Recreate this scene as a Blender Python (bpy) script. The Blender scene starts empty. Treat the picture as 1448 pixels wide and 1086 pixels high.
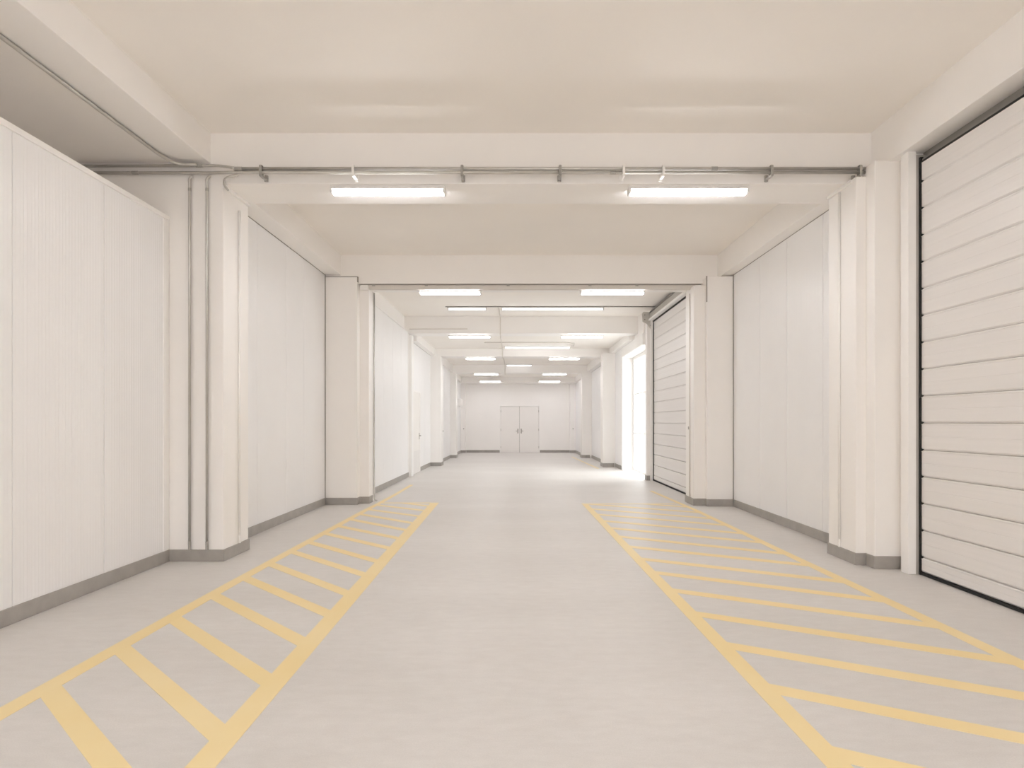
import bpy, bmesh, math, random
from mathutils import Vector
random.seed(4)
S = bpy.context.scene
C = S.collection

# ------------------------------------------------------------------ materials
def new_mat(name):
    m = bpy.data.materials.new(name); m.use_nodes = True
    nt = m.node_tree; nt.nodes.clear()
    out = nt.nodes.new('ShaderNodeOutputMaterial')
    b = nt.nodes.new('ShaderNodeBsdfPrincipled')
    nt.links.new(b.outputs[0], out.inputs[0])
    return m, nt, b

def paint(name, col, rough=0.5, var=0.03, scale=1.5, bump=0.0, bscale=120, metallic=0.0, spec=0.5, rvar=0.0, stretch=None):
    """plain painted / metal surface with a little tonal and gloss unevenness"""
    m, nt, b = new_mat(name)
    N, L = nt.nodes, nt.links
    tc = N.new('ShaderNodeTexCoord')
    src = tc.outputs['Object']
    if stretch:
        mp = N.new('ShaderNodeMapping'); mp.inputs['Scale'].default_value = stretch
        L.new(src, mp.inputs[0]); src = mp.outputs[0]
    n = N.new('ShaderNodeTexNoise'); n.inputs['Scale'].default_value = scale; n.inputs['Detail'].default_value = 6
    L.new(src, n.inputs['Vector'])
    r = N.new('ShaderNodeValToRGB')
    r.color_ramp.elements[0].position = 0.3; r.color_ramp.elements[1].position = 0.7
    r.color_ramp.elements[0].color = (*[c * (1 - var) for c in col], 1)
    r.color_ramp.elements[1].color = (*[min(1, c * (1 + var)) for c in col], 1)
    L.new(n.outputs['Fac'], r.inputs[0]); L.new(r.outputs[0], b.inputs['Base Color'])
    b.inputs['Roughness'].default_value = rough
    b.inputs['Metallic'].default_value = metallic
    b.inputs['Specular IOR Level'].default_value = spec
    if rvar:
        mr = N.new('ShaderNodeMapRange'); mr.inputs[3].default_value = rough - rvar; mr.inputs[4].default_value = rough + rvar
        mr.inputs[1].default_value = 0.3; mr.inputs[2].default_value = 0.7
        L.new(n.outputs['Fac'], mr.inputs[0]); L.new(mr.outputs[0], b.inputs['Roughness'])
    if bump:
        n2 = N.new('ShaderNodeTexNoise'); n2.inputs['Scale'].default_value = bscale; n2.inputs['Detail'].default_value = 3
        L.new(tc.outputs['Object'], n2.inputs['Vector'])
        bp = N.new('ShaderNodeBump'); bp.inputs['Strength'].default_value = bump; bp.inputs['Distance'].default_value = 0.004
        L.new(n2.outputs['Fac'], bp.inputs['Height']); L.new(bp.outputs[0], b.inputs['Normal'])
    return m

def ribbed(name, col, rough, axis='Y', scale=9.0, strength=0.25):
    """coated steel sheet with fine vertical ribs"""
    m = paint(name, col, rough, 0.012, 2.0, rvar=0.025)
    nt = m.node_tree; N, L = nt.nodes, nt.links
    b = next(x for x in N if x.type == 'BSDF_PRINCIPLED')
    tc = N.new('ShaderNodeTexCoord')
    w = N.new('ShaderNodeTexWave'); w.wave_type = 'BANDS'; w.bands_direction = axis; w.wave_profile = 'SIN'
    w.inputs['Scale'].default_value = scale; w.inputs['Distortion'].default_value = 0.0
    L.new(tc.outputs['Object'], w.inputs['Vector'])
    mp = N.new('ShaderNodeMapping'); mp.inputs['Scale'].default_value = (1, 30, 0.15)
    L.new(tc.outputs['Object'], mp.inputs[0])
    n = N.new('ShaderNodeTexNoise'); n.inputs['Scale'].default_value = 1.0; n.inputs['Detail'].default_value = 4
    L.new(mp.outputs[0], n.inputs['Vector'])
    p = N.new('ShaderNodeMath'); p.operation = 'POWER'; p.inputs[1].default_value = 6
    L.new(w.outputs['Fac'], p.inputs[0])
    a = N.new('ShaderNodeMath'); a.operation = 'MULTIPLY_ADD'; a.inputs[1].default_value = 0.0
    L.new(n.outputs['Fac'], a.inputs[0]); L.new(p.outputs[0], a.inputs[2])
    bp = N.new('ShaderNodeBump'); bp.inputs['Strength'].default_value = strength; bp.inputs['Distance'].default_value = 0.003
    L.new(a.outputs[0], bp.inputs['Height']); L.new(bp.outputs[0], b.inputs['Normal'])
    return m

M = {}
M['plaster'] = paint('white_plaster', (0.90, 0.884, 0.866), 0.55, 0.012, 1.2, 0.12, 60)
M['ceiling'] = paint('ceiling_paint', (0.90, 0.87, 0.83), 0.7, 0.015, 0.8, 0.12, 60)
M['panel'] = ribbed('coated_panel_steel', (0.88, 0.88, 0.886), 0.36, strength=0.5)
M['trim'] = paint('white_coated_trim', (0.90, 0.89, 0.875), 0.4, 0.01)
M['baseboard'] = paint('grey_base_coating', (0.37, 0.35, 0.325), 0.45, 0.08, 8, 0.15, 200)
M['joint'] = paint('grey_joint_and_gap_shade', (0.30, 0.285, 0.265), 0.6, 0.05)  # joints, and the painted shade of the gap above panel walls
M['conduit'] = paint('galvanised_conduit', (0.56, 0.545, 0.515), 0.3, 0.08, 6, metallic=0.6)
M['pale_conduit'] = paint('pale_painted_conduit', (0.88, 0.87, 0.85), 0.4, 0.02, 6)
M['faint'] = paint('whitewashed_conduit', (0.70, 0.665, 0.62), 0.5, 0.05, 6)
M['door'] = paint('light_grey_door_steel', (0.80, 0.782, 0.77), 0.38, 0.015, 2.0, stretch=(1, 0.4, 18))
M['guide'] = paint('door_guide_steel', (0.50, 0.48, 0.45), 0.4, 0.05, 6, metallic=0.3)
M['header'] = paint('dark_header_steel', (0.26, 0.245, 0.225), 0.45, 0.06, 5, metallic=0.2)
M['seal'] = paint('black_rubber_seal', (0.015, 0.014, 0.013), 0.7, 0.2)
M['leaf'] = paint('pale_grey_door_paint', (0.87, 0.85, 0.83), 0.45, 0.01)
M['handle'] = paint('brushed_steel_handle', (0.42, 0.40, 0.37), 0.35, 0.05, metallic=0.7)
M['housing'] = paint('lamp_housing_white', (0.80, 0.79, 0.77), 0.4, 0.01)
M['bracket'] = paint('dull_bracket_steel', (0.40, 0.385, 0.36), 0.45, 0.10, 20, metallic=0.3)
M['bracket_plate'] = paint('pale_bracket_plate', (0.62, 0.60, 0.565), 0.45, 0.05, 10)
M['trunk'] = paint('beige_trunking', (0.66, 0.63, 0.59), 0.5, 0.03, 5)
M['pave'] = paint('outdoor_pale_paving', (0.80, 0.79, 0.77), 0.8, 0.05, 3)

def floor_mat():
    m, nt, b = new_mat('polished_grey_screed')
    N, L = nt.nodes, nt.links
    tc = N.new('ShaderNodeTexCoord')
    big = N.new('ShaderNodeTexNoise'); big.inputs['Scale'].default_value = 0.55; big.inputs['Detail'].default_value = 5
    mid = N.new('ShaderNodeTexNoise'); mid.inputs['Scale'].default_value = 9.0; mid.inputs['Detail'].default_value = 8; mid.inputs['Roughness'].default_value = 0.65
    fine = N.new('ShaderNodeTexNoise'); fine.inputs['Scale'].default_value = 160; fine.inputs['Detail'].default_value = 2
    mp = N.new('ShaderNodeMapping'); mp.inputs['Scale'].default_value = (0.7, 1.6, 1)
    L.new(tc.outputs['Object'], mp.inputs[0])
    for n in (big, mid): L.new(mp.outputs[0], n.inputs['Vector'])
    L.new(tc.outputs['Object'], fine.inputs['Vector'])
    a = N.new('ShaderNodeMath'); a.operation = 'MULTIPLY_ADD'; a.inputs[1].default_value = 0.55
    L.new(big.outputs['Fac'], a.inputs[0])
    a2 = N.new('ShaderNodeMath'); a2.operation = 'MULTIPLY'; a2.inputs[1].default_value = 0.45
    L.new(mid.outputs['Fac'], a2.inputs[0]); L.new(a2.outputs[0], a.inputs[2])
    r = N.new('ShaderNodeValToRGB')
    r.color_ramp.elements[0].position = 0.32; r.color_ramp.elements[1].position = 0.68
    r.color_ramp.elements[0].color = (0.665, 0.638, 0.61, 1); r.color_ramp.elements[1].color = (0.80, 0.78, 0.76, 1)
    L.new(a.outputs[0], r.inputs[0])
    mx = N.new('ShaderNodeMix'); mx.data_type = 'RGBA'; mx.blend_type = 'MULTIPLY'; mx.inputs[0].default_value = 0.18
    L.new(r.outputs[0], mx.inputs[6]); L.new(fine.outputs['Fac'], mx.inputs[7])
    L.new(mx.outputs[2], b.inputs['Base Color'])
    mr = N.new('ShaderNodeMapRange'); mr.inputs[1].default_value = 0.3; mr.inputs[2].default_value = 0.7
    mr.inputs[3].default_value = 0.36; mr.inputs[4].default_value = 0.50
    L.new(a.outputs[0], mr.inputs[0]); L.new(mr.outputs[0], b.inputs['Roughness'])
    bp = N.new('ShaderNodeBump'); bp.inputs['Strength'].default_value = 0.10; bp.inputs['Distance'].default_value = 0.003
    L.new(mid.outputs['Fac'], bp.inputs['Height']); L.new(bp.outputs[0], b.inputs['Normal'])
    return m
M['floor'] = floor_mat()

def yellow_mat():
    m, nt, b = new_mat('worn_yellow_line_paint')
    N, L = nt.nodes, nt.links
    tc = N.new('ShaderNodeTexCoord')
    n = N.new('ShaderNodeTexNoise'); n.inputs['Scale'].default_value = 1.1; n.inputs['Detail'].default_value = 7; n.inputs['Roughness'].default_value = 0.6
    L.new(tc.outputs['Object'], n.inputs['Vector'])
    r = N.new('ShaderNodeValToRGB')
    r.color_ramp.elements[0].position = 0.30; r.color_ramp.elements[1].position = 0.70
    r.color_ramp.elements[0].color = (0.86, 0.68, 0.33, 1); r.color_ramp.elements[1].color = (0.88, 0.73, 0.42, 1)
    L.new(n.outputs['Fac'], r.inputs[0]); L.new(r.outputs[0], b.inputs['Base Color'])
    b.inputs['Roughness'].default_value = 0.45
    return m
M['yellow'] = yellow_mat()

def emit_mat(name, strength, col=(1, 0.985, 1.0)):
    m = bpy.data.materials.new(name); m.use_nodes = True
    nt = m.node_tree; nt.nodes.clear()
    out = nt.nodes.new('ShaderNodeOutputMaterial'); e = nt.nodes.new('ShaderNodeEmission')
    e.inputs[0].default_value = (*col, 1); e.inputs[1].default_value = strength
    nt.links.new(e.outputs[0], out.inputs[0])
    return m
LAMP = 24.0
M['tube'] = emit_mat('lit_diffuser', LAMP)
M['soft_tube'] = emit_mat('lit_diffuser_soft', 9.0)
M['far_tube'] = emit_mat('lit_diffuser_wide', 12.5)
M['end_tube'] = emit_mat('lit_diffuser_end', 9.5)
M['slim_tube'] = emit_mat('lit_slim_tube', 3.0)
M['dim_tube'] = emit_mat('dim_slim_tube', 1.6)

def glass_mat():
    m = bpy.data.materials.new('clear_glass'); m.use_nodes = True
    nt = m.node_tree; nt.nodes.clear(); N, L = nt.nodes, nt.links
    out = N.new('ShaderNodeOutputMaterial'); mix = N.new('ShaderNodeMixShader')
    t = N.new('ShaderNodeBsdfTransparent'); t.inputs[0].default_value = (0.93, 0.95, 0.95, 1)
    g = N.new('ShaderNodeBsdfGlossy'); g.inputs['Roughness'].default_value = 0.02
    f = N.new('ShaderNodeFresnel'); f.inputs[0].default_value = 1.45
    gm = N.new('ShaderNodeNewGeometry'); k = N.new('ShaderNodeMath'); k.operation = 'SUBTRACT'; k.inputs[0].default_value = 1.0
    L.new(gm.outputs['Backfacing'], k.inputs[1])
    q = N.new('ShaderNodeMath'); q.operation = 'MULTIPLY'
    L.new(f.outputs[0], q.inputs[0]); L.new(k.outputs[0], q.inputs[1])
    L.new(q.outputs[0], mix.inputs[0]); L.new(t.outputs[0], mix.inputs[1]); L.new(g.outputs[0], mix.inputs[2])
    L.new(mix.outputs[0], out.inputs[0])
    return m
M['glass'] = glass_mat()

# ------------------------------------------------------------------ geometry helpers
def link(name, bm, mat, parent=None, smooth=False):
    me = bpy.data.meshes.new(name)
    bmesh.ops.recalc_face_normals(bm, faces=bm.faces)
    bm.to_mesh(me); bm.free()
    me.materials.append(mat)
    if smooth:
        for p in me.polygons: p.use_smooth = True
    o = bpy.data.objects.new(name, me); C.objects.link(o)
    if parent: o.parent = parent
    return o

def add_box(bm, x0, x1, y0, y1, z0, z1, bevel=0.0):
    t = bmesh.new()
    bmesh.ops.create_cube(t, size=1)
    for v in t.verts:
        v.co = Vector(((x0 + x1) / 2 + v.co.x * (x1 - x0), (y0 + y1) / 2 + v.co.y * (y1 - y0), (z0 + z1) / 2 + v.co.z * (z1 - z0)))
    if bevel:
        bmesh.ops.bevel(t, geom=t.edges[:], offset=bevel, segments=2, affect='EDGES', profile=0.5)
    me = bpy.data.meshes.new('tmp'); t.to_mesh(me); t.free(); bm.from_mesh(me); bpy.data.meshes.remove(me)

def boxes(*bs, bevel=0.0):
    bm = bmesh.new()
    for b in bs: add_box(bm, *b, bevel=bevel)
    return bm

def prism(bm, poly, h0, h1, axis='Z'):
    """extrude a 2-D outline; axis Z: (x,y), axis X: (y,z), axis Y: (x,z)"""
    def P(a, b, h):
        return (a, b, h) if axis == 'Z' else (h, a, b) if axis == 'X' else (a, h, b)
    lo = [bm.verts.new(P(a, b, h0)) for a, b in poly]; hi = [bm.verts.new(P(a, b, h1)) for a, b in poly]
    bm.faces.new(lo[::-1]); bm.faces.new(hi)
    n = len(poly)
    for i in range(n): bm.faces.new((lo[i], lo[(i + 1) % n], hi[(i + 1) % n], hi[i]))

def round_path(pts, r, seg=5):
    pts = [Vector(p) for p in pts]
    if r <= 0 or len(pts) < 3: return pts
    out = [pts[0]]
    for i in range(1, len(pts) - 1):
        a, b, c = pts[i - 1], pts[i], pts[i + 1]
        d1, d2 = (a - b), (c - b)
        k = min(r, d1.length * 0.45, d2.length * 0.45)
        p, q = b + d1.normalized() * k, b + d2.normalized() * k
        for j in range(seg + 1):
            t = j / seg
            out.append(p * (1 - t) ** 2 + b * 2 * t * (1 - t) + q * t * t)
    out.append(pts[-1])
    return out

def add_tube(bm, pts, r, bend=0.06, n=10):
    pts = round_path(pts, bend)
    up, rings = None, []
    for i, p in enumerate(pts):
        d = (pts[min(i + 1, len(pts) - 1)] - pts[max(i - 1, 0)]).normalized()
        if up is None:
            up = Vector((0, 0, 1)) if abs(d.z) < 0.9 else Vector((1, 0, 0))
        s = d.cross(up).normalized(); up = s.cross(d).normalized()
        rings.append([bm.verts.new(p + (s * math.cos(2 * math.pi * k / n) + up * math.sin(2 * math.pi * k / n)) * r) for k in range(n)])
    for a, b in zip(rings, rings[1:]):
        for k in range(n): bm.faces.new((a[k], a[(k + 1) % n], b[(k + 1) % n], b[k]))
    bm.faces.new(rings[0][::-1]); bm.faces.new(rings[-1])

def tube(pts, r, bend=0.06, n=10):
    bm = bmesh.new(); add_tube(bm, pts, r, bend, n); return bm

# ------------------------------------------------------------------ tagging
def tag(o, label, cat, group=None, kind=None):
    o['label'] = label; o['category'] = cat
    if group: o['group'] = group
    if kind: o['kind'] = kind
    return o
def thing(name, loc, label, cat, group=None, kind=None):
    o = bpy.data.objects.new(name, None); o.empty_display_size = 0.1
    o.location = loc; C.objects.link(o)
    return tag(o, label, cat, group, kind)
def part(name, bm, mat, parent, smooth=False, label=None):
    """bm is in world coordinates; the part is moved into its parent's space"""
    o = link(name, bm, mat, parent, smooth)
    base = Vector((0, 0, 0)); q = parent
    while q: base += q.location; q = q.parent
    o.data.transform(__import__('mathutils').Matrix.Translation(-base))
    if label: o['label'] = label
    return o
def struct(name, bm, mat, label, cat):
    return tag(link(name, bm, mat), label, cat, kind='structure')

XL, XR = -4.7, 4.4            # outer faces of the building shell
XF = 3.46                     # outer face beyond the daylit opening
TOP = 4.8

# ------------------------------------------------------------------ floor and ceilings
struct('floor', boxes((XL, XR - 0.95, -5.2, 29.6, -0.2, 0.0)), M['floor'], 'pale grey polished screed floor running the length of the hall', 'floor')
f2 = boxes((XR - 0.95, XR, -5.2, 15.5, -0.2, -0.001), (XR - 0.95, XF, 18.67, 29.6, -0.2, -0.001))
struct('floor', f2, M['floor'], 'strip of screed floor under the garage door side', 'floor')
CE = [(-5.2, 6.5, 4.31), (6.9, 10.95, 4.25), (11.15, 16.3, 4.10), (16.7, 20.4, 3.75), (20.8, 24.95, 3.64), (25.3, 28.5, 3.40)]
WORDS = ['first', 'second', 'third', 'fourth', 'fifth', 'sixth']
for i, (y0, y1, z) in enumerate(CE):
    struct('ceiling', boxes((XL, XR if y0 < 16 else XF, y0, y1, z, TOP)), M['ceiling'], f'smooth cream ceiling of the {WORDS[i]} bay of the hall', 'ceiling')

# ------------------------------------------------------------------ cross beams
def beam(bm, label): struct('beam', bm, M['plaster'], label, 'beam')
beam(boxes((XL, XR, 6.41, 7.0, 3.80, 4.6), bevel=0.006), 'deep cream cross beam carrying the two long steel pipes')
beam(boxes((XL, XR, 10.85, 11.0, 3.763, 4.6), (XL, XR, 10.97, 11.25, 3.695, 4.6), bevel=0.005), 'stepped cream cross beam with the cable trunking under it')
beam(boxes((-3.2, 3.24, 16.24, 16.8, 3.667, 4.6), bevel=0.005), 'cream cross beam meeting the roller box of the far garage door')
beam(boxes((-3.4, XF, 20.3, 20.9, 3.497, 4.4), bevel=0.005), 'cream cross beam past the daylit opening')
beam(boxes((-3.4, XF, 24.85, 25.4, 3.32, 4.4), bevel=0.005), 'cream cross beam of the fifth bay')
beam(boxes((-3.4, XF, 28.2, 29.4, 3.155, 4.4), bevel=0.005), 'last cream cross beam above the double door wall')

# beams along the side walls
SB = [(XL, -3.10, -5.0, 6.5, 4.005, 'left eaves beam of the first bay above the panel partition'),
      (3.55, XR, -5.0, 6.5, 3.895, 'right eaves beam above the near garage door'),
      (XL, -3.02, 6.9, 10.95, 3.905, 'left eaves beam of the second bay'),
      (3.40, XR, 6.9, 10.95, 3.853, 'right eaves beam of the second bay'),
      (XL, -2.905, 11.15, 16.3, 3.55, 'left eaves beam behind the third bay partition'),
      (XL, -2.66, 16.7, 20.4, 3.53, 'left eaves beam above the grey side door'),
      (2.90, XF, 16.7, 20.4, 3.56, 'right eaves beam above the daylit opening'),
      (XL, -2.55, 20.8, 24.95, 3.36, 'left eaves beam of the fifth bay'),
      (2.68, XF, 20.8, 24.95, 3.36, 'right eaves beam of the fifth bay'),
      (XL, -2.51, 25.3, 28.5, 3.18, 'left eaves beam of the last bay'),
      (2.52, XF, 25.3, 28.5, 3.18, 'right eaves beam of the last bay')]
for x0, x1, y0, y1, z, lb in SB:
    beam(boxes((x0, x1, y0, y1, z, 4.55), bevel=0.005), 'cream ' + lb)

# ------------------------------------------------------------------ columns
def column(label, *bs):
    struct('column', boxes(*bs, bevel=0.007), M['plaster'], label, 'column')
column('white column in line with the panel partition, two conduits on its face', (XL, -2.97, 6.41, 7.0, 0, 3.81))
column('stepped white column beside the near garage door', (3.31, XR, 6.24, 6.79, 0, 3.81), (3.41, XR, 6.09, 6.6, 0, 3.905), (3.655, XR, 6.04, 6.3, 0, 3.905))
column('stepped white column at the left end of the cable trunking', (XL, -2.735, 10.80, 11.25, 0, 3.87), (XL, -2.573, 10.965, 11.40, 0, 3.70))
column('stepped white column at the right end of the cable trunking', (3.14, XR, 10.59, 11.2, 0, 3.83), (2.945, XR, 10.69, 11.20, 0, 3.70))
column('slim white pilaster between garage door and daylit opening', (3.09, 3.45, 15.29, 15.50, 0, 3.9))
column('white column after the grey side door', (XL, -2.47, 20.3, 20.9, 0, 3.50))
column('white column after the daylit opening', (2.645, XF, 19.9, 20.45, 0, 3.56))
column('white column on the left side of the fifth bay end', (XL, -2.43, 24.85, 25.35, 0, 3.33))
column('white column on the right side of the fifth bay end', (2.487, XF, 24.9, 25.45, 0, 3.36))
column('slim white pilaster in the left corner of the end wall', (XL, -2.42, 29.1, 29.4, 0, 3.21))
column('slim white pilaster in the right corner of the end wall', (2.36, XF, 29.1, 29.4, 0, 3.21))
bm = boxes((-2.985, -2.945, 6.40, 7.005, 3.765, 3.80), bevel=0.004)
struct('trim_1', bm, M['trim'], 'slim white capping strip at the column top under the beam', 'trim')
struct('trim_2', boxes((3.285, 3.325, 6.30, 6.79, 3.77, 3.80), bevel=0.004), M['trim'], 'slim white capping strip on the right column', 'trim')

BB = 0.118
# ------------------------------------------------------------------ panel walls (a wall is made of coated panels with open seams)
def panel_wall(name, label, face, back, y0, y1, z0, z1, seams, cap=0.0, endtrim=False, mat='panel', dark_top=False):
    w = thing(name, ((face + back) / 2, (y0 + y1) / 2, 0), label, 'wall', kind='structure')
    ys = [y0] + [s for s in seams if y0 + 0.05 < s < y1 - 0.05] + [y1]
    sg = 1 if face > back else -1
    for a, b in zip(ys, ys[1:]):
        bm = boxes((min(face, face - sg * 0.10), max(face, face - sg * 0.10), a + 0.004, b - 0.004, z0, z1 - cap), bevel=0.004)
        part('wall_panel', bm, M[mat], w)
    inner = face - sg * 0.012
    part('core', boxes((min(inner, back), max(inner, back), y0, y1, z0, z1 - cap - 0.001)), M['plaster'], w)
    if cap:
        part('cap_rail', boxes((min(face + sg * 0.012, face - sg * 0.115), max(face + sg * 0.012, face - sg * 0.115), y0, y1, z1 - cap, z1), bevel=0.003), M['trim'], w)
    if dark_top:
        part('joint', boxes((min(face + sg * 0.003, face - sg * 0.05), max(face + sg * 0.003, face - sg * 0.05), y0, y1, z1 - 0.016, z1 + 0.004)), M['joint'], w, label='dark strip for the shadow gap along the top')  # dark colour stands for the shadow in the gap under the eaves beam
    if endtrim:
        part('corner_trim', boxes((min(face + sg * 0.008, face - sg * 0.05), max(face + sg * 0.008, face - sg * 0.05), y1 - 0.10, y1, BB, z1 - cap), bevel=0.003), M['trim'], w)
    return w
panel_wall('wall_left', 'tall white ribbed panel partition beside the camera, open above', -3.52, -3.66, -5.0, 6.405, 0, 3.47,
           [4.43 - 0.98 * k for k in range(-1, 10)][::-1], cap=0.045, endtrim=True)
panel_wall('wall_left', 'white ribbed panel wall between the first two columns', -3.28, XL, 6.98, 10.82, 0, 3.91, [8.0, 9.0, 9.72], dark_top=True)
panel_wall('wall_right', 'white ribbed panel wall right of the hatched floor', 3.58, XR, 6.78, 10.62, 0, 3.86, [7.48, 8.49, 9.43], dark_top=True)
panel_wall('wall_left', 'white panel partition of the third bay with a cap rail', -2.82, -2.96, 11.3, 16.35, 0, 3.73, [12.3, 13.3, 14.3, 15.3], cap=0.035, endtrim=True)
panel_wall('wall_left', 'white panel wall holding the grey side door', -2.81, XL, 16.4, 20.35, 0, 3.54, [19.0], dark_top=True)
panel_wall('wall_left', 'white panel wall of the fifth bay', -2.66, XL, 20.85, 24.9, 0, 3.37, [21.9, 22.9, 23.9])
panel_wall('wall_left', 'white panel wall of the last bay with a small box', -2.63, XL, 25.3, 29.35, 0, 3.23, [26.3, 27.3, 28.3])
panel_wall('wall_right', 'white wall just beyond the daylit opening', 3.03, XF, 18.67, 19.95, 0, 3.58, [])
panel_wall('wall_right', 'white panel wall on the right of the fifth bay', 2.87, XF, 20.4, 24.95, 0, 3.37, [21.4, 22.4, 23.4], dark_top=True)
panel_wall('wall_right', 'white panel wall on the right of the last bay', 2.62, XF, 25.4, 29.35, 0, 3.23, [26.4, 27.4, 28.4])
struct('trim_3', boxes((-2.84, -2.735, 16.32, 16.62, 0, 3.64), bevel=0.005), M['trim'], 'white end post of the third bay partition', 'trim')
struct('wall_left', boxes((XL, -3.53, -4.9, 6.4, 3.38, 3.43)), M['plaster'], 'unseen white bounce panel added behind the top of the partition', 'wall')  # added reflector, hidden by the partition, lifts the soffit above it
struct('trim_4', boxes((-3.285, -3.269, 10.786, 10.799, 0.12, 3.9)), M['joint'], 'thin dark joint at the left panel wall corner', 'trim')
struct('trim_5', boxes((3.569, 3.585, 10.576, 10.589, 0.12, 3.85)), M['joint'], 'thin dark joint at the right panel wall corner', 'trim')
struct('trim_6', boxes((-3.27, -2.735, 10.792, 10.80, 3.862, 3.874), (-2.737, -2.725, 10.80, 10.86, 3.78, 3.874)), M['joint'], 'thin dark joint at the top of the left stepped column', 'trim')
struct('trim_7', boxes((3.128, 3.142, 10.582, 10.60, 3.40, 3.832)), M['joint'], 'thin dark joint at the top of the right stepped column', 'trim')
# plain walls
struct('wall_left', boxes((XL - 0.2, XL + 0.02, -5.2, 29.6, -0.2, TOP)), M['plaster'], 'outer wall seen above the panel partition', 'wall')
struct('wall_back', boxes((XL, XR, -5.3, -4.9, 1.4, TOP)), M['plaster'], 'plain white wall behind the viewer over an opening added for daylight', 'wall')  # unseen; the low opening is added to let fill daylight into the front bay
struct('wall_end', boxes((XL, -0.835, 29.3, 29.6, 0, TOP), (0.965, XF, 29.3, 29.6, 0, TOP), (-0.835, 0.965, 29.3, 29.6, 2.15, TOP), (-0.9, 1.0, 29.42, 29.6, 0, 2.2)), M['plaster'], 'white end wall of the hall around the double door', 'wall')
struct('wall_right', boxes((3.70, XR, -5.2, 1.3, 0, 4.0), (3.79, XR, 1.3, 6.1, 0, 4.0)), M['plaster'], 'white wall around the near garage door', 'wall')
struct('wall_right', boxes((3.24, XR, 11.15, 11.45, 0, 4.2), (3.24, XR, 11.45, 15.3, 3.84, 4.2), (3.34, XR, 11.4, 15.49, 0, 3.9)), M['plaster'], 'white wall above and around the far garage door', 'wall')
struct('wall_right', boxes((3.05, 3.46, 15.495, 18.672, 3.29, 4.2), (3.2, 3.46, 16.2, 16.3, 3.6, 4.2)), M['plaster'], 'white wall above the daylit opening', 'wall')

# ------------------------------------------------------------------ baseboards
BB = 0.118
def bb(name, bs, label):
    struct(name, boxes(*[(a, b, c, d, 0.0, BB) for a, b, c, d in bs], bevel=0.004), M['baseboard'], label, 'baseboard')
t = 0.012
bb('baseboard_left', [(-3.60, -3.52 + t, -4.9, 6.40)], 'grey base band along the near panel partition')
bb('baseboard_left', [(-3.6, -2.97 + t, 6.41 - t, 7.0 + t)], 'grey base band around the column with two conduits')
bb('baseboard_left', [(-3.4, -3.28 + t, 7.02, 10.78)], 'grey base band under the second bay panel wall')
bb('baseboard_left', [(-3.4, -2.735 + t, 10.80 - t, 11.25), (-3.2, -2.573 + t, 10.965 - t, 11.20)], 'grey base band around the stepped column')
bb('baseboard_left', [(-2.9, -2.82 + t, 11.42, 16.31)], 'grey base band under the third bay partition')
bb('baseboard_left', [(-2.9, -2.81 + t, 18.12, 20.28)], 'grey base band after the grey side door')
bb('baseboard_left', [(-2.9, -2.47 + t, 20.3 - t, 20.9 + t)], 'grey base band around the column after the side door')
bb('baseboard_left', [(-2.8, -2.66 + t, 20.93, 24.83)], 'grey base band on the left of the fifth bay')
bb('baseboard_left', [(-2.8, -2.43 + t, 24.85 - t, 25.35 + t)], 'grey base band around the fifth bay left column')
bb('baseboard_left', [(-2.8, -2.63 + t, 25.38, 29.08)], 'grey base band on the left of the last bay')
bb('baseboard_right', [(3.31 - t, 3.6, 6.24 - t, 6.79 + t), (3.41 - t, 3.7, 6.09 - t, 6.22), (3.655 - t, 3.74, 6.04 - t, 6.08)], 'grey base band around the column beside the near garage door')
bb('baseboard_right', [(3.58 - t, 3.7, 6.82, 10.57)], 'grey base band under the right panel wall')
bb('baseboard_right', [(3.14 - t, 3.6, 10.59 - t, 10.68), (2.945 - t, 3.2, 10.69 - t, 11.20 + t)], 'grey base band around the right stepped column')
bb('baseboard_right', [(3.09 - t, 3.16, 15.29 - t, 15.5)], 'grey base band of the slim pilaster')
bb('baseboard_right', [(3.03 - t, 3.1, 18.70, 19.88)], 'grey base band just beyond the daylit opening')
bb('baseboard_right', [(2.645 - t, 3.0, 19.9 - t, 20.45 + t)], 'grey base band around the column after the opening')
bb('baseboard_right', [(2.87 - t, 3.0, 20.48, 24.87)], 'grey base band on the right of the fifth bay')
bb('baseboard_right', [(2.487 - t, 2.8, 24.9 - t, 25.45 + t)], 'grey base band around the fifth bay right column')
bb('baseboard_right', [(2.62 - t, 2.7, 25.48, 29.08)], 'grey base band on the right of the last bay')
bb('baseboard_end', [(-2.64, -2.42 + t, 29.1 - t, 29.4), (-2.40, -0.86, 29.3 - t, 29.4)], 'grey base band left of the double door')
bb('baseboard_end', [(0.99, 2.34, 29.3 - t, 29.4), (2.36 - t, 2.64, 29.1 - t, 29.4)], 'grey base band right of the double door')

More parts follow.
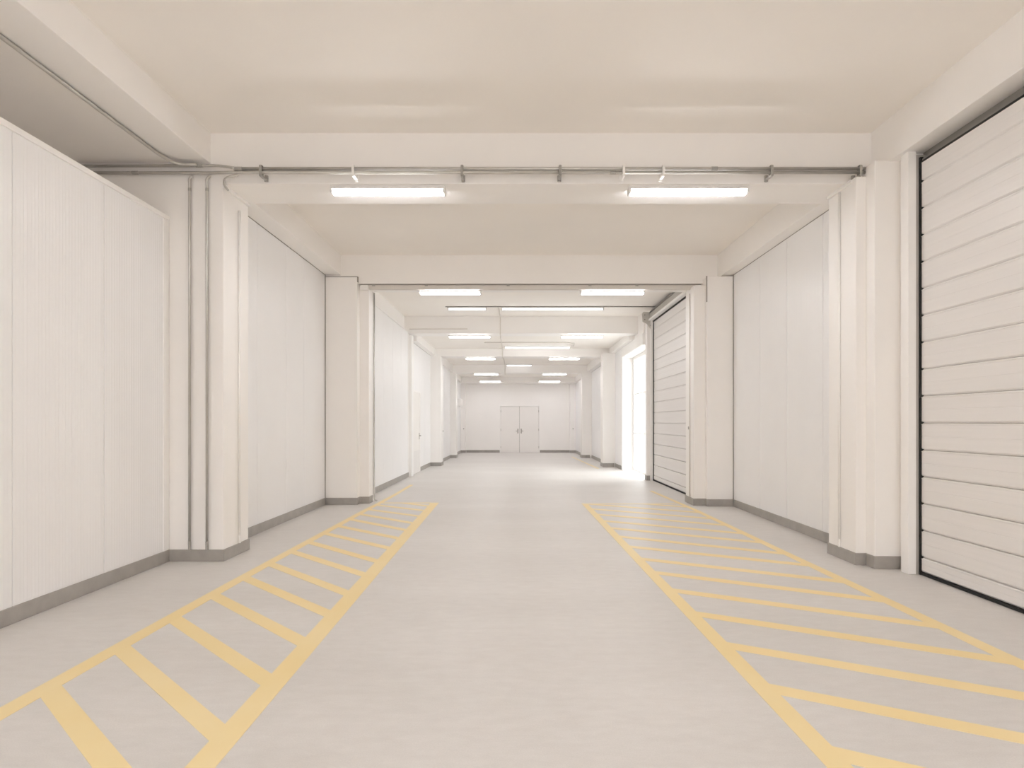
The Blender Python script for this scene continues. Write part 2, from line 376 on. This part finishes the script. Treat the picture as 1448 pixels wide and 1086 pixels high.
# ------------------------------------------------------------------ sectional garage doors
def sectional_door(name, label, face, y0, y1, ztop, h, zoff, header_h):
    """lath seams every h, one of them at height zoff above the floor"""
    d = thing(name, (face, (y0 + y1) / 2, 0), label, 'door', kind='structure')
    zs = [0.026]; z = zoff
    while z < ztop - 0.03:
        zs.append(z); z += h
    zs.append(ztop)
    g = 0.002
    for a, b in zip(zs, zs[1:]):
        # outline (x, z): shallow groove above and below, rolled lip at the top, a faint crease in the middle
        m = (a + b) / 2
        out = [(face + 0.05, a + g), (face + 0.010, a + g), (face + 0.004, a + g + 0.004), (face - 0.004, a + g + 0.016), (face - 0.004, m - 0.004), (face - 0.0025, m),
               (face - 0.004, m + 0.004), (face - 0.004, b - g - 0.016), (face - 0.007, b - g - 0.012), (face - 0.007, b - g - 0.004), (face - 0.004, b - g), (face + 0.05, b - g)]
        if b - a < 0.08:
            out = [(face + 0.05, a + g), (face, a + g), (face, b - g), (face + 0.05, b - g)]
        bm = bmesh.new(); prism(bm, out, y0, y1, 'Y')
        part('door_section', bm, M['door'], d)
    part('backing', boxes((face + 0.02, face + 0.06, y0, y1, 0.02, ztop)), M['guide'], d)
    part('bottom_seal', boxes((face - 0.012, face + 0.045, y0, y1, 0.0, 0.024), bevel=0.004), M['seal'], d, label='black rubber bottom seal')
    return d
d1 = sectional_door('door_1', 'wide light grey sectional garage door filling the near right wall', 3.70, 1.40, 5.845, 3.79, 0.2457, 0.163, 0.1)
part('header_rail', boxes((3.70, 3.78, 1.3, 5.86, 3.79, 3.815), bevel=0.003), M['header'], d1, label='dark steel header rail')
part('header_seal', boxes((3.685, 3.72, 1.3, 5.86, 3.776, 3.792), bevel=0.002), M['seal'], d1)
part('header_cover', boxes((3.755, 3.80, 1.3, 6.0, 3.81, 3.90), bevel=0.003), M['header'], d1)
part('side_seal', boxes((3.683, 3.712, 5.832, 5.852, 0.0, 3.83)), M['seal'], d1, label='black vertical side seal')
part('guide_rail', boxes((3.655, 3.80, 5.853, 5.90, 0.0, 3.86), bevel=0.003), M['guide'], d1)
part('door_post', boxes((3.585, 3.66, 5.853, 5.965, 0.0, 3.892), bevel=0.004), M['trim'], d1, label='white steel door post')
part('post_filler', boxes((3.65, 3.80, 5.90, 6.06, 0.0, 3.892)), M['trim'], d1)
for k in range(15):
    z = 0.163 + 0.2457 * k
    part('hinge', boxes((3.684, 3.706, 5.815, 5.836, z - 0.009, z + 0.009), bevel=0.003), M['seal'], d1)

d2 = sectional_door('door_2', 'light grey garage door with a roller box beyond the second column', 3.24, 11.42, 15.20, 3.80, 0.2487, 0.13, 0.1)
part('side_seal', boxes((3.222, 3.26, 15.19, 15.225, 0.0, 3.83)), M['seal'], d2)
part('guide_rail', boxes((3.17, 3.30, 15.225, 15.29, 0.0, 3.85), bevel=0.003), M['trim'], d2)
part('header_seal', boxes((3.215, 3.26, 11.4, 15.22, 3.795, 3.83)), M['seal'], d2)
bm = bmesh.new()
prism(bm, [(3.24, 3.83), (3.16, 3.83), (3.145, 3.845), (3.145, 4.0), (3.16, 4.02), (3.24, 4.02)], 11.3, 15.26, 'Y')
part('roller_box', bm, M['guide'], d2, label='grey roller box above the door')
part('lower_rail', boxes((3.115, 3.24, 11.3, 15.24, 3.825, 3.87), bevel=0.006), M['trim'], d2)
part('upper_rail', boxes((3.13, 3.24, 11.3, 15.24, 4.015, 4.04), bevel=0.004), M['header'], d2)
bm = bmesh.new()
prism(bm, [(3.24, 3.60), (3.20, 3.60), (3.08, 3.76), (2.98, 3.81), (2.965, 4.0), (2.99, 4.04), (3.24, 4.04)], 15.26, 15.283, 'Y')
eb = part('end_bracket', bm, M['bracket_plate'], d2)
for bx, bz in ((3.03, 3.97), (3.03, 3.86), (3.16, 3.92), (3.17, 3.72)):
    part('bolt', tube([(bx, 15.262, bz), (bx, 15.248, bz)], 0.014, 0, 8), M['header'], eb)

# ------------------------------------------------------------------ double door on the end wall
d3 = thing('door_3', (0.065, 29.35, 0), 'pale grey flush double door in the end wall', 'door', kind='structure')
part('door_frame', boxes((-0.86, -0.815, 29.27, 29.4, 0, 2.17), (0.945, 0.99, 29.27, 29.4, 0, 2.17), (-0.86, 0.99, 29.27, 29.4, 2.13, 2.17), bevel=0.004), M['trim'], d3)
for x0, x1, hx in ((-0.81, 0.047, -0.02), (0.059, 0.94, 0.13)):
    lf = part('door_leaf', boxes((x0, x1, 29.305, 29.36, 0.008, 2.125), bevel=0.003), M['leaf'], d3)
    h = tube([(hx, 29.30, 0.99), (hx, 29.24, 0.99), (hx + (0.10 if hx > 0.05 else -0.10), 29.24, 0.99)], 0.013, 0.02, 8)
    add_box(h, hx - 0.025, hx + 0.025, 29.293, 29.306, 0.88, 1.10, 0.003)
    part('handle', h, M['handle'], lf)
for hx in (-0.812, 0.942):
    for hz in (0.25, 1.05, 1.9):
        part('hinge', tube([(hx, 29.29, hz - 0.05), (hx, 29.29, hz + 0.05)], 0.012, 0, 8), M['handle'], d3)
part('meeting_strip', boxes((0.046, 0.060, 29.315, 29.35, 0.01, 2.125)), M['joint'], d3)

# ------------------------------------------------------------------ grey side door on the left wall
d4 = thing('door_4', (-2.80, 17.4, 0), 'narrow pale grey side door after the third bay partition', 'door', kind='structure')
part('door_leaf', boxes((-2.82, -2.793, 16.72, 18.02, 0.01, 2.21), bevel=0.003), M['leaf'], d4)
part('door_frame', boxes((-2.83, -2.78, 18.02, 18.075, 0, 2.26), (-2.83, -2.78, 16.66, 16.72, 0, 2.26), (-2.83, -2.78, 16.66, 18.075, 2.21, 2.26), bevel=0.004), M['trim'], d4)
h = tube([(-2.79, 17.92, 1.02), (-2.74, 17.92, 1.02), (-2.74, 17.80, 1.02)], 0.012, 0.02, 8)
add_box(h, -2.795, -2.785, 17.89, 17.95, 0.92, 1.10, 0.002)
part('handle', h, M['handle'], d4)
part('kick_plate', boxes((-2.794, -2.789, 16.76, 17.98, 0.03, 0.62)), M['door'], d4)

# ------------------------------------------------------------------ daylit opening with glazed doors
w1 = thing('window_1', (3.40, 17.1, 0), 'bright glazed opening with daylight in the right wall', 'window', kind='structure')
part('reveal', boxes((3.05, 3.46, 18.64, 18.70, 0, 3.30), bevel=0.003), M['trim'], w1)
part('header_box', boxes((3.025, 3.10, 15.5, 18.72, 3.30, 3.57), bevel=0.004), M['trim'], w1)
fr = boxes((3.36, 3.44, 18.53, 18.64, 0, 3.29), (3.36, 3.44, 15.5, 15.58, 0, 3.29), (3.36, 3.44, 15.58, 18.53, 3.20, 3.29), (3.36, 3.44, 15.58, 18.53, 0, 0.05), bevel=0.004)
part('window_frame', fr, M['trim'], w1)
part('mullion', boxes((3.37, 3.43, 17.00, 17.10, 0.05, 3.20), bevel=0.004), M['trim'], w1)
for z in (1.09, 2.21):
    part('transom', boxes((3.375, 3.425, 15.58, 18.53, z - 0.02, z + 0.02), bevel=0.003), M['trim'], w1)
for y0, y1 in ((15.58, 17.0), (17.1, 18.53)):
    part('pane', boxes((3.397, 3.403, y0, y1, 0.05, 3.20)), M['glass'], w1)
part('threshold', boxes((3.05, 3.46, 15.5, 18.64, -0.02, 0.004)), M['trim'], w1)
struct('ground', boxes((3.46, 30, -5.2, 45, -0.4, -0.02), (-25, 30, -40, -5.2, -0.4, -0.02)), M['pave'], 'pale paving outside the glazed opening', 'ground')

# ------------------------------------------------------------------ ceiling lamps
LAMPS = 'pairs of lit batten lamps under the beams'
def batten(x, y, ztop, length, label, group=LAMPS, depth=0.135, h=0.078, mat='tube'):
    r = thing('ceiling_batten_lamp', (x, y, ztop), label, 'ceiling lamp', group)
    a, b = x - length / 2, x + length / 2
    part('housing', boxes((a, b, y - depth / 2, y + depth / 2, ztop - h * 0.48, ztop), bevel=0.004), M['housing'], r)
    bm = bmesh.new()
    d = depth / 2
    prism(bm, [(y - d + 0.010, ztop - h * 0.48), (y - d + 0.016, ztop - h * 0.8), (y - d + 0.03, ztop - h), (y + d - 0.03, ztop - h), (y + d - 0.016, ztop - h * 0.8), (y + d - 0.010, ztop - h * 0.48)], a + 0.022, b - 0.022, 'X')
    part('diffuser', bm, M[mat], r, label='glowing white diffuser')
    for e in ((a, a + 0.022), (b - 0.022, b)):
        part('end_cap', boxes((e[0], e[1], y - d + 0.004, y + d - 0.004, ztop - h * 0.95, ztop - h * 0.48), bevel=0.003), M['housing'], r)
    return r
ROW = [(6.50, 3.80, -1.325, 1.165, 1.73, 1.215, 'the deep beam with the steel pipes'),
       (11.11, 3.695, -1.19, 1.08, 1.64, 1.12, 'the beam with the cable trunking'),
       (16.62, 3.667, -1.27, 1.10, 1.66, 1.11, 'the beam by the roller box'),
       (20.76, 3.497, -1.23, 0.98, 1.49, 1.01, 'the beam past the daylit opening'),
       (25.22, 3.32, -1.27, 0.97, 1.43, 0.96, 'the last beam but one'),
       (28.06, 3.225, -1.24, 0.91, 1.37, 0.93, 'the end wall beam')]
for y, z, xl, ll, xr, lr, where in ROW:
    batten(xl, y, z, ll, f'lit batten lamp under {where}, left of the pair', mat='tube' if y < 12 else 'soft_tube' if y < 18 else 'far_tube' if y < 28 else 'end_tube', h=0.078 if y < 8 else 0.062 if y < 18 else 0.05, depth=0.135 if y < 18 else 0.25)
    batten(xr, y, z, lr, f'lit batten lamp under {where}, right of the pair', mat='tube' if y < 12 else 'soft_tube' if y < 18 else 'far_tube' if y < 28 else 'end_tube', h=0.078 if y < 8 else 0.062 if y < 18 else 0.05, depth=0.135 if y < 18 else 0.25)
# unseen lamps added to brighten the front bay, on two more beams
for yb in (1.55, -2.9):
    beam(boxes((-3.3, 3.62, yb - 0.28, yb + 0.28, 3.80, 4.5), bevel=0.006), 'cream cross beam above and behind the viewer' if yb > 0 else 'cream cross beam furthest behind the viewer')
    for x in (-1.33, 1.73):
        batten(x, yb, 3.80, 1.2, 'added batten lamp on an unseen beam, lighting the front bay', 'added lamps out of view')

def slim(x0, x1, y, ztop, label, mat='slim_tube'):
    r = thing('ceiling_tube_lamp', ((x0 + x1) / 2, y, ztop), label, 'ceiling lamp', 'slim tube lamps along the middle of the ceiling')
    part('housing', boxes((x0, x1, y - 0.03, y + 0.03, ztop - 0.035, ztop), bevel=0.003), M['housing'], r)
    part('tube', tube([(x0 + 0.03, y, ztop - 0.055), (x1 - 0.03, y, ztop - 0.055)], 0.022, 0, 10), M[mat], r, smooth=True)
    for e in (x0, x1 - 0.03):
        part('end_cap', boxes((e, e + 0.03, y - 0.028, y + 0.028, ztop - 0.08, ztop - 0.035), bevel=0.003), M['housing'], r)
slim(-1.66, -0.74, 14.9, 4.10, 'short slim tube lamp in the third bay, left of the long one')
slim(-0.40, 2.0, 14.9, 4.10, 'long slim tube lamp across the middle of the third bay')
slim(-0.43, 1.6, 19.62, 3.75, 'long slim tube lamp across the fourth bay before a beam')
slim(-0.47, 0.53, 24.6, 3.64, 'dim slim tube lamp in the fifth bay before a beam', 'dim_tube')

# ------------------------------------------------------------------ pipes and conduits
def conduit(name, pts, r, label, cat='pipe', mat='conduit', bend=0.06, group=None, couplings=()):
    base = Vector(pts[0])
    o = thing(name, base, label, cat, group)
    part('tube', tube(pts, r, bend), M[mat], o, smooth=True)
    for a, b in couplings:
        part('coupling', tube([a, b], r * 1.12, 0, 10), M['bracket'] if mat == 'conduit' else M[mat], o)
    return o
PY = 6.265
conduit('steel_pipe', [(-4.55, 6.362, 3.893), (-3.1, 6.362, 3.893), (-2.88, PY, 3.858), (3.52, PY, 3.858)], 0.0155, 'lower long steel pipe running across the deep beam', couplings=(((-3.86, 6.362, 3.893), (-3.80, 6.362, 3.893)), ((0.9, PY, 3.858), (0.96, PY, 3.858))))
conduit('steel_pipe', [(-2.78, PY, 3.8945), (3.53, PY, 3.8965)], 0.0175, 'upper long steel pipe running across the deep beam', couplings=(((-2.80, PY, 3.8945), (-2.72, PY, 3.8945)), ((1.9, PY, 3.8965), (1.96, PY, 3.8965))))
conduit('steel_pipe', [(-4.55, 6.365, 3.962), (-2.99, 6.355, 3.962), (-2.86, 6.30, 3.925), (-2.79, PY - 0.02, 3.895)], 0.014, 'short upper steel pipe above the partition bending into the pair', bend=0.05,
        couplings=(((-3.22, 6.357, 3.962), (-3.15, 6.356, 3.962)),))
conduit('conduit', [(-3.47, -4.8, 3.985), (-3.47, 6.15, 3.985), (-3.40, 6.325, 3.965), (-3.20, 6.325, 3.960)], 0.016, 'dark conduit along the soffit above the panel partition', 'conduit', bend=0.12)
DY = 6.388
for x, lb in ((-3.30, 'vertical conduit on the column face next to the panel partition'), (-3.126, 'vertical conduit on the column face, nearer the column edge')):
    conduit('conduit', [(x + 0.04, 6.366, 3.862), (x + 0.003, 6.372, 3.838), (x, DY, 3.79), (x, DY, 0.12)], 0.0125, lb, 'conduit', bend=0.05,
            couplings=(((x, DY, 0.12), (x, DY, 0.20)), ((x, DY, 3.72), (x, DY, 3.75))))
conduit('hanging_cable', [(-2.76, PY - 0.01, 3.828), (-2.89, PY, 3.808), (-2.945, 6.36, 3.775), (-2.945, 6.46, 3.755)], 0.011, 'short curled cable from the pipes to the column top', 'cable', bend=0.05)
conduit('conduit', [(-2.958, 6.75, 0.12), (-2.958, 6.75, 3.64)], 0.012, 'white vertical conduit on the inner side of the left column', 'conduit', 'pale_conduit',
        couplings=(((-2.958, 6.75, 0.12), (-2.958, 6.75, 0.20)),))
conduit('conduit', [(3.298, 6.54, 0.12), (3.298, 6.54, 3.76)], 0.012, 'white vertical conduit on the inner side of the right column', 'conduit', 'pale_conduit',
        couplings=(((3.298, 6.54, 0.12), (3.298, 6.54, 0.20)),))
conduit('conduit', [(2.935, 10.90, 0.12), (2.935, 10.90, 3.60)], 0.009, 'faint conduit up the inner side of the right stepped column', 'conduit', 'faint')
conduit('conduit', [(-2.551, 11.27, 3.69), (-2.551, 11.27, 0.03), (-2.50, 11.25, 0.012)], 0.012, 'thin grey conduit down to the floor at the stepped left column', 'conduit', bend=0.03)
conduit('ceiling_conduit', [(-0.46, 14.96, 4.083), (-0.46, 16.215, 4.083), (-0.46, 16.215, 3.648), (-0.46, 16.825, 3.648), (-0.48, 16.825, 3.705), (-0.50, 20.27, 3.705), (-0.50, 20.27, 3.475), (-0.50, 20.93, 3.475),
                    (-0.51, 20.93, 3.62), (-0.52, 24.82, 3.62), (-0.52, 24.82, 3.30), (-0.53, 25.43, 3.30)], 0.012, 'thin conduit following ceiling and beams down the middle of the hall', 'conduit', 'faint', bend=0.008)
conduit('ceiling_conduit', [(-1.70, 14.82, 4.088), (3.20, 14.82, 4.088)], 0.012, 'thin conduit behind the third bay tube lamps', 'conduit', 'bracket', bend=0)
conduit('ceiling_conduit', [(-1.0, 18.65, 3.739), (1.45, 18.7, 3.739), (1.68, 18.95, 3.739), (1.68, 19.58, 3.739)], 0.011, 'thin bent conduit on the fourth bay ceiling', 'conduit', 'faint', bend=0.1)
conduit('ceiling_conduit', [(-2.78, 16.228, 3.775), (-1.30, 16.228, 3.78)], 0.010, 'short thin conduit on the beam above the partition end', 'conduit', 'faint', bend=0)

def clamp(x, label, mat):
    r = thing('pipe_bracket', (x, 6.41, 3.86), label, 'bracket', 'pipe brackets under the long steel pipes')
    # saddle over the two pipes
    bm = bmesh.new()
    for dx in (-0.007, 0.0, 0.007):
        add_tube(bm, [(x + dx, PY - 0.026, 3.828), (x + dx, PY - 0.026, 3.922), (x + dx, PY + 0.026, 3.922), (x + dx, PY + 0.026, 3.828)], 0.006, 0.012, 8)
    part('strap', bm, M[mat], r)
    # arm down to the beam face and its rounded foot
    part('arm', tube([(x, PY - 0.026, 3.824), (x, PY + 0.03, 3.824), (x, 6.395, 3.838)], 0.014, 0.02, 8), M[mat], r)
    bm = tube([(x, 6.392, 3.875), (x, 6.392, 3.815)], 0.019, 0, 10)
    part('foot', bm, M[mat], r)
    part('screw', tube([(x, 6.376, 3.828), (x, 6.366, 3.828)], 0.008, 0, 8), M['conduit'], r)
NTH = ['first', 'second', 'third', 'fourth', 'fifth', 'sixth', 'seventh', 'eighth']
for k, (px, mt) in enumerate(((376, 'bracket'), (504, 'pale_conduit'), (655, 'bracket'), (791, 'bracket'), (879, 'trim'), (934, 'pale_conduit'), (1084, 'bracket'), (1207, 'bracket'))):
    x = (px - 733) * 6.38 / 900
    clamp(x, f'{"white" if mt == "trim" else "grey"} steel bracket holding the long pipes, {NTH[k]} from the partition', mt)

# cable trunking under the second beam
ct = thing('cable_trunking', (0.2, 10.92, 3.72), 'long beige cable trunking under the stepped second beam', 'cable trunking')
part('channel', boxes((-2.56, 3.02, 10.885, 10.962, 3.672, 3.745), bevel=0.003), M['trunk'], ct)
part('lid_gap', boxes((-2.70, 3.12, 10.88, 10.962, 3.748, 3.761)), M['joint'], ct)
for a, b in ((-2.70, -2.565), (3.025, 3.12)):
    part('end_box', boxes((a, b, 10.875, 10.962, 3.665, 3.745), bevel=0.004), M['pale_conduit'], ct)
for x in (-2.50, -1.6, -0.2, 1.2, 2.0):
    part('clip', boxes((x, x + 0.05, 10.872, 10.90, 3.725, 3.752), bevel=0.002), M['bracket'], ct)

# small wall fittings far down the hall
wb = thing('wall_cabinet', (-2.56, 28.0, 2.08), 'small white box high on the left wall near the end', 'wall box')
part('case', boxes((-2.64, -2.50, 27.3, 28.6, 2.09, 2.42), bevel=0.01), M['trim'], wb)
part('door', boxes((-2.50, -2.488, 27.34, 28.56, 2.12, 2.39), bevel=0.003), M['leaf'], wb)
for x, y, z, ax, lb in ((-2.468, 20.78, 1.11, 'x', 'tiny grey switch on the column after the side door'), (-2.5, 29.098, 1.10, 'y', 'tiny grey switch on the left end wall pilaster'),
                        (2.5, 29.098, 1.10, 'y', 'tiny grey switch on the right end wall pilaster'), (2.943, 10.95, 1.30, 'xr', 'tiny grey switch on the right stepped column')):
    s = thing('light_switch', (x, y, z), lb, 'switch')
    if ax == 'y':
        part('plate', boxes((x - 0.04, x + 0.04, y - 0.012, y + 0.004, z - 0.04, z + 0.04), bevel=0.004), M['pale_conduit'], s)
        part('rocker', boxes((x - 0.02, x + 0.02, y - 0.02, y - 0.01, z - 0.025, z + 0.025), bevel=0.003), M['bracket'], s)
    else:
        sg = 1 if ax == 'x' else -1
        part('plate', boxes((min(x - sg * 0.004, x + sg * 0.012), max(x - sg * 0.004, x + sg * 0.012), y - 0.04, y + 0.04, z - 0.04, z + 0.04), bevel=0.004), M['pale_conduit'], s)
        part('rocker', boxes((min(x + sg * 0.01, x + sg * 0.02), max(x + sg * 0.01, x + sg * 0.02), y - 0.02, y + 0.02, z - 0.025, z + 0.025), bevel=0.003), M['bracket'], s)

# ------------------------------------------------------------------ yellow hatched floor markings
def clip(poly, a, b, c):
    """keep a*x + b*y <= c"""
    out = []
    for i, p in enumerate(poly):
        q = poly[(i + 1) % len(poly)]
        dp, dq = a * p[0] + b * p[1] - c, a * q[0] + b * q[1] - c
        if dp <= 0: out.append(p)
        if dp * dq < 0:
            t_ = dp / (dp - dq); out.append((p[0] + (q[0] - p[0]) * t_, p[1] + (q[1] - p[1]) * t_))
    return out
TH = 0.0016
def paint_poly(name, poly, parent, th=TH):
    if len(poly) < 3: return
    bm = bmesh.new(); prism(bm, poly, 0.0, th, 'Z'); part(name, bm, M['yellow'], parent)
def strip(pts, w0, w1):
    """line along a gently bent path of (x, y); the width changes from w0 to w1"""
    n = len(pts); L_, R_ = [], []
    for i, (x, y) in enumerate(pts):
        w = w0 + (w1 - w0) * i / (n - 1)
        L_.append((x - w / 2, y)); R_.append((x + w / 2, y))
    return L_ + R_[::-1]
def half(p, q, keep_right):
    """half plane bounded by the line p->q (going away from the viewer)"""
    a, b = q[1] - p[1], -(q[0] - p[0])
    c = a * p[0] + b * p[1]
    return (-a, -b, -c) if keep_right else (a, b, c)

# left box
lm = thing('hatched_floor_marking', (-1.95, 6.5, 0), 'yellow painted ladder marking on the floor beside the panel partition', 'floor marking')
Lin = [(-1.265, 1.2), (-1.29, 2.58), (-1.345, 5.2), (-1.45, 11.06)]
Lout = [(-2.485, 1.2), (-2.485, 5.5), (-2.47, 7.0), (-2.43, 10.0), (-2.40, 11.0), (-2.38, 12.3), (-2.385, 14.2)]
paint_poly('border_line', strip(Lin, 0.115, 0.14), lm)
paint_poly('border_line', strip(Lout, 0.115, 0.075), lm)
hl_in = half((-1.29 - 0.03, 2.58), (-1.45 - 0.04, 11.06), False)
hl_out = half((-2.487 + 0.025, 1.2), (-2.41 + 0.02, 11.0), True)
endY = 10.98
pairs = [(2.73, 1.70), (3.33, 2.33), (3.93, 2.893), (4.53, 3.47), (5.13, 4.058), (5.714, 4.64), (6.284, 5.185), (6.885, 5.806), (7.434, 6.364), (8.025, 7.02), (8.6, 7.61), (9.2, 8.18), (9.73, 8.75), (10.24, 9.4), (10.8, 10.0), (11.4, 10.52)]
def stripe(parent, xo, yo, xi, yi, w, planes):
    d = Vector((xi - xo, yi - yo)); d.normalize(); n = Vector((-d.y, d.x)) * (w / 2)
    a = Vector((xo, yo)) - d * 0.5; b = Vector((xi, yi)) + d * 0.5
    poly = [tuple(a + n), tuple(a - n), tuple(b - n), tuple(b + n)]
    for pl in planes: poly = clip(poly, *pl)
    paint_poly('stripe', poly, parent, TH * 0.8)
for yo, yi in pairs:
    stripe(lm, -2.45, yo, -1.38, yi, 0.11, [hl_in, hl_out, (0, 1, endY)])
paint_poly('closing_line', [(-2.35, endY), (-1.522, endY), (-1.523, endY + 0.10), (-2.35, endY + 0.10)], lm)
# right box
rm = thing('hatched_floor_marking', (2.0, 6.5, 0), 'yellow painted hatched marking on the floor before the garage doors', 'floor marking')
Rin = [(1.335, 1.2), (1.305, 2.58), (1.233, 5.99), (1.137, 10.95)]
Rout = [(2.95, 1.2), (2.91, 3.67), (2.855, 6.67), (2.82, 10.04), (2.70, 12.95)]
paint_poly('border_line', strip(Rin, 0.11, 0.10), rm)
paint_poly('border_line', strip(Rout, 0.125, 0.07), rm)
hr_in = half((1.305 + 0.03, 2.58), (1.137 + 0.02, 10.95), True)
hr_out = half((2.915 - 0.02, 3.67), (2.815 - 0.01, 10.04), False)
for u in (1.52, 2.15, 2.775, 3.424, 4.06, 4.71, 5.35, 5.97, 6.556, 7.19, 7.81, 8.43, 9.03, 9.66, 10.26, 10.88, 11.5):
    drop = 0.89 if u < 7.5 else 0.96
    stripe(rm, 2.84, u - drop - 0.07, 1.31, u - 0.07, 0.122, [hr_in, hr_out, (0, 1, 10.86)])
paint_poly('closing_line', [(1.19, 10.86), (2.70, 10.86), (2.70, 10.93), (1.19, 10.93)], rm)
fm = thing('floor_line', (2.3, 22.0, 0), 'faint thin yellow line far down the right side of the floor', 'floor marking')
paint_poly('line', strip([(2.41, 19.2), (2.16, 25.7)], 0.07, 0.06), fm)

# ------------------------------------------------------------------ daylight
W = bpy.data.worlds.new('overcast_sky'); S.world = W; W.use_nodes = True
nt = W.node_tree; nt.nodes.clear()
out = nt.nodes.new('ShaderNodeOutputWorld'); bg = nt.nodes.new('ShaderNodeBackground')
bg.inputs[0].default_value = (1.0, 0.985, 0.99, 1); bg.inputs[1].default_value = 3.5
nt.links.new(bg.outputs[0], out.inputs[0])
for nm, loc, rot, sx, sy in (('window_portal', (3.52, 17.07, 1.65), (90, 0, 90), 3.1, 3.3), ('added_opening_portal', (-0.15, -5.35, 0.7), (-90, 0, 0), 9.0, 1.4)):  # second portal guides sky light through the added opening behind the viewer
    pl = bpy.data.lights.new(nm, 'AREA'); pl.shape = 'RECTANGLE'; pl.size = sx; pl.size_y = sy
    po = bpy.data.objects.new(nm, pl); C.objects.link(po)
    po.location = loc; po.rotation_euler = tuple(math.radians(a) for a in rot)
    pl.cycles.is_portal = True

# ------------------------------------------------------------------ camera
cam = bpy.data.cameras.new('camera'); co = bpy.data.objects.new('camera', cam); C.objects.link(co)
co.location = (0, 0, 1.4); co.rotation_euler = (math.radians(90), 0, 0)
cam.sensor_fit = 'HORIZONTAL'; cam.sensor_width = 36.0
cam.lens = 900 / 1448 * 36.0
cam.shift_x = (724 - 733) / 1448
cam.shift_y = (597 - 543) / 1448
cam.clip_start = 0.05; cam.clip_end = 200
S.camera = co

S.view_settings.view_transform = 'Standard'
S.view_settings.look = 'None'
S.view_settings.gamma = 1
S.view_settings.exposure = 0.71
S.view_settings.use_curve_mapping = False
S.cycles.use_denoising = True
S.cycles.max_bounces = 16
S.cycles.caustics_reflective = False
S.cycles.diffuse_bounces = 16
S.cycles.glossy_bounces = 4
S.cycles.sample_clamp_indirect = 6
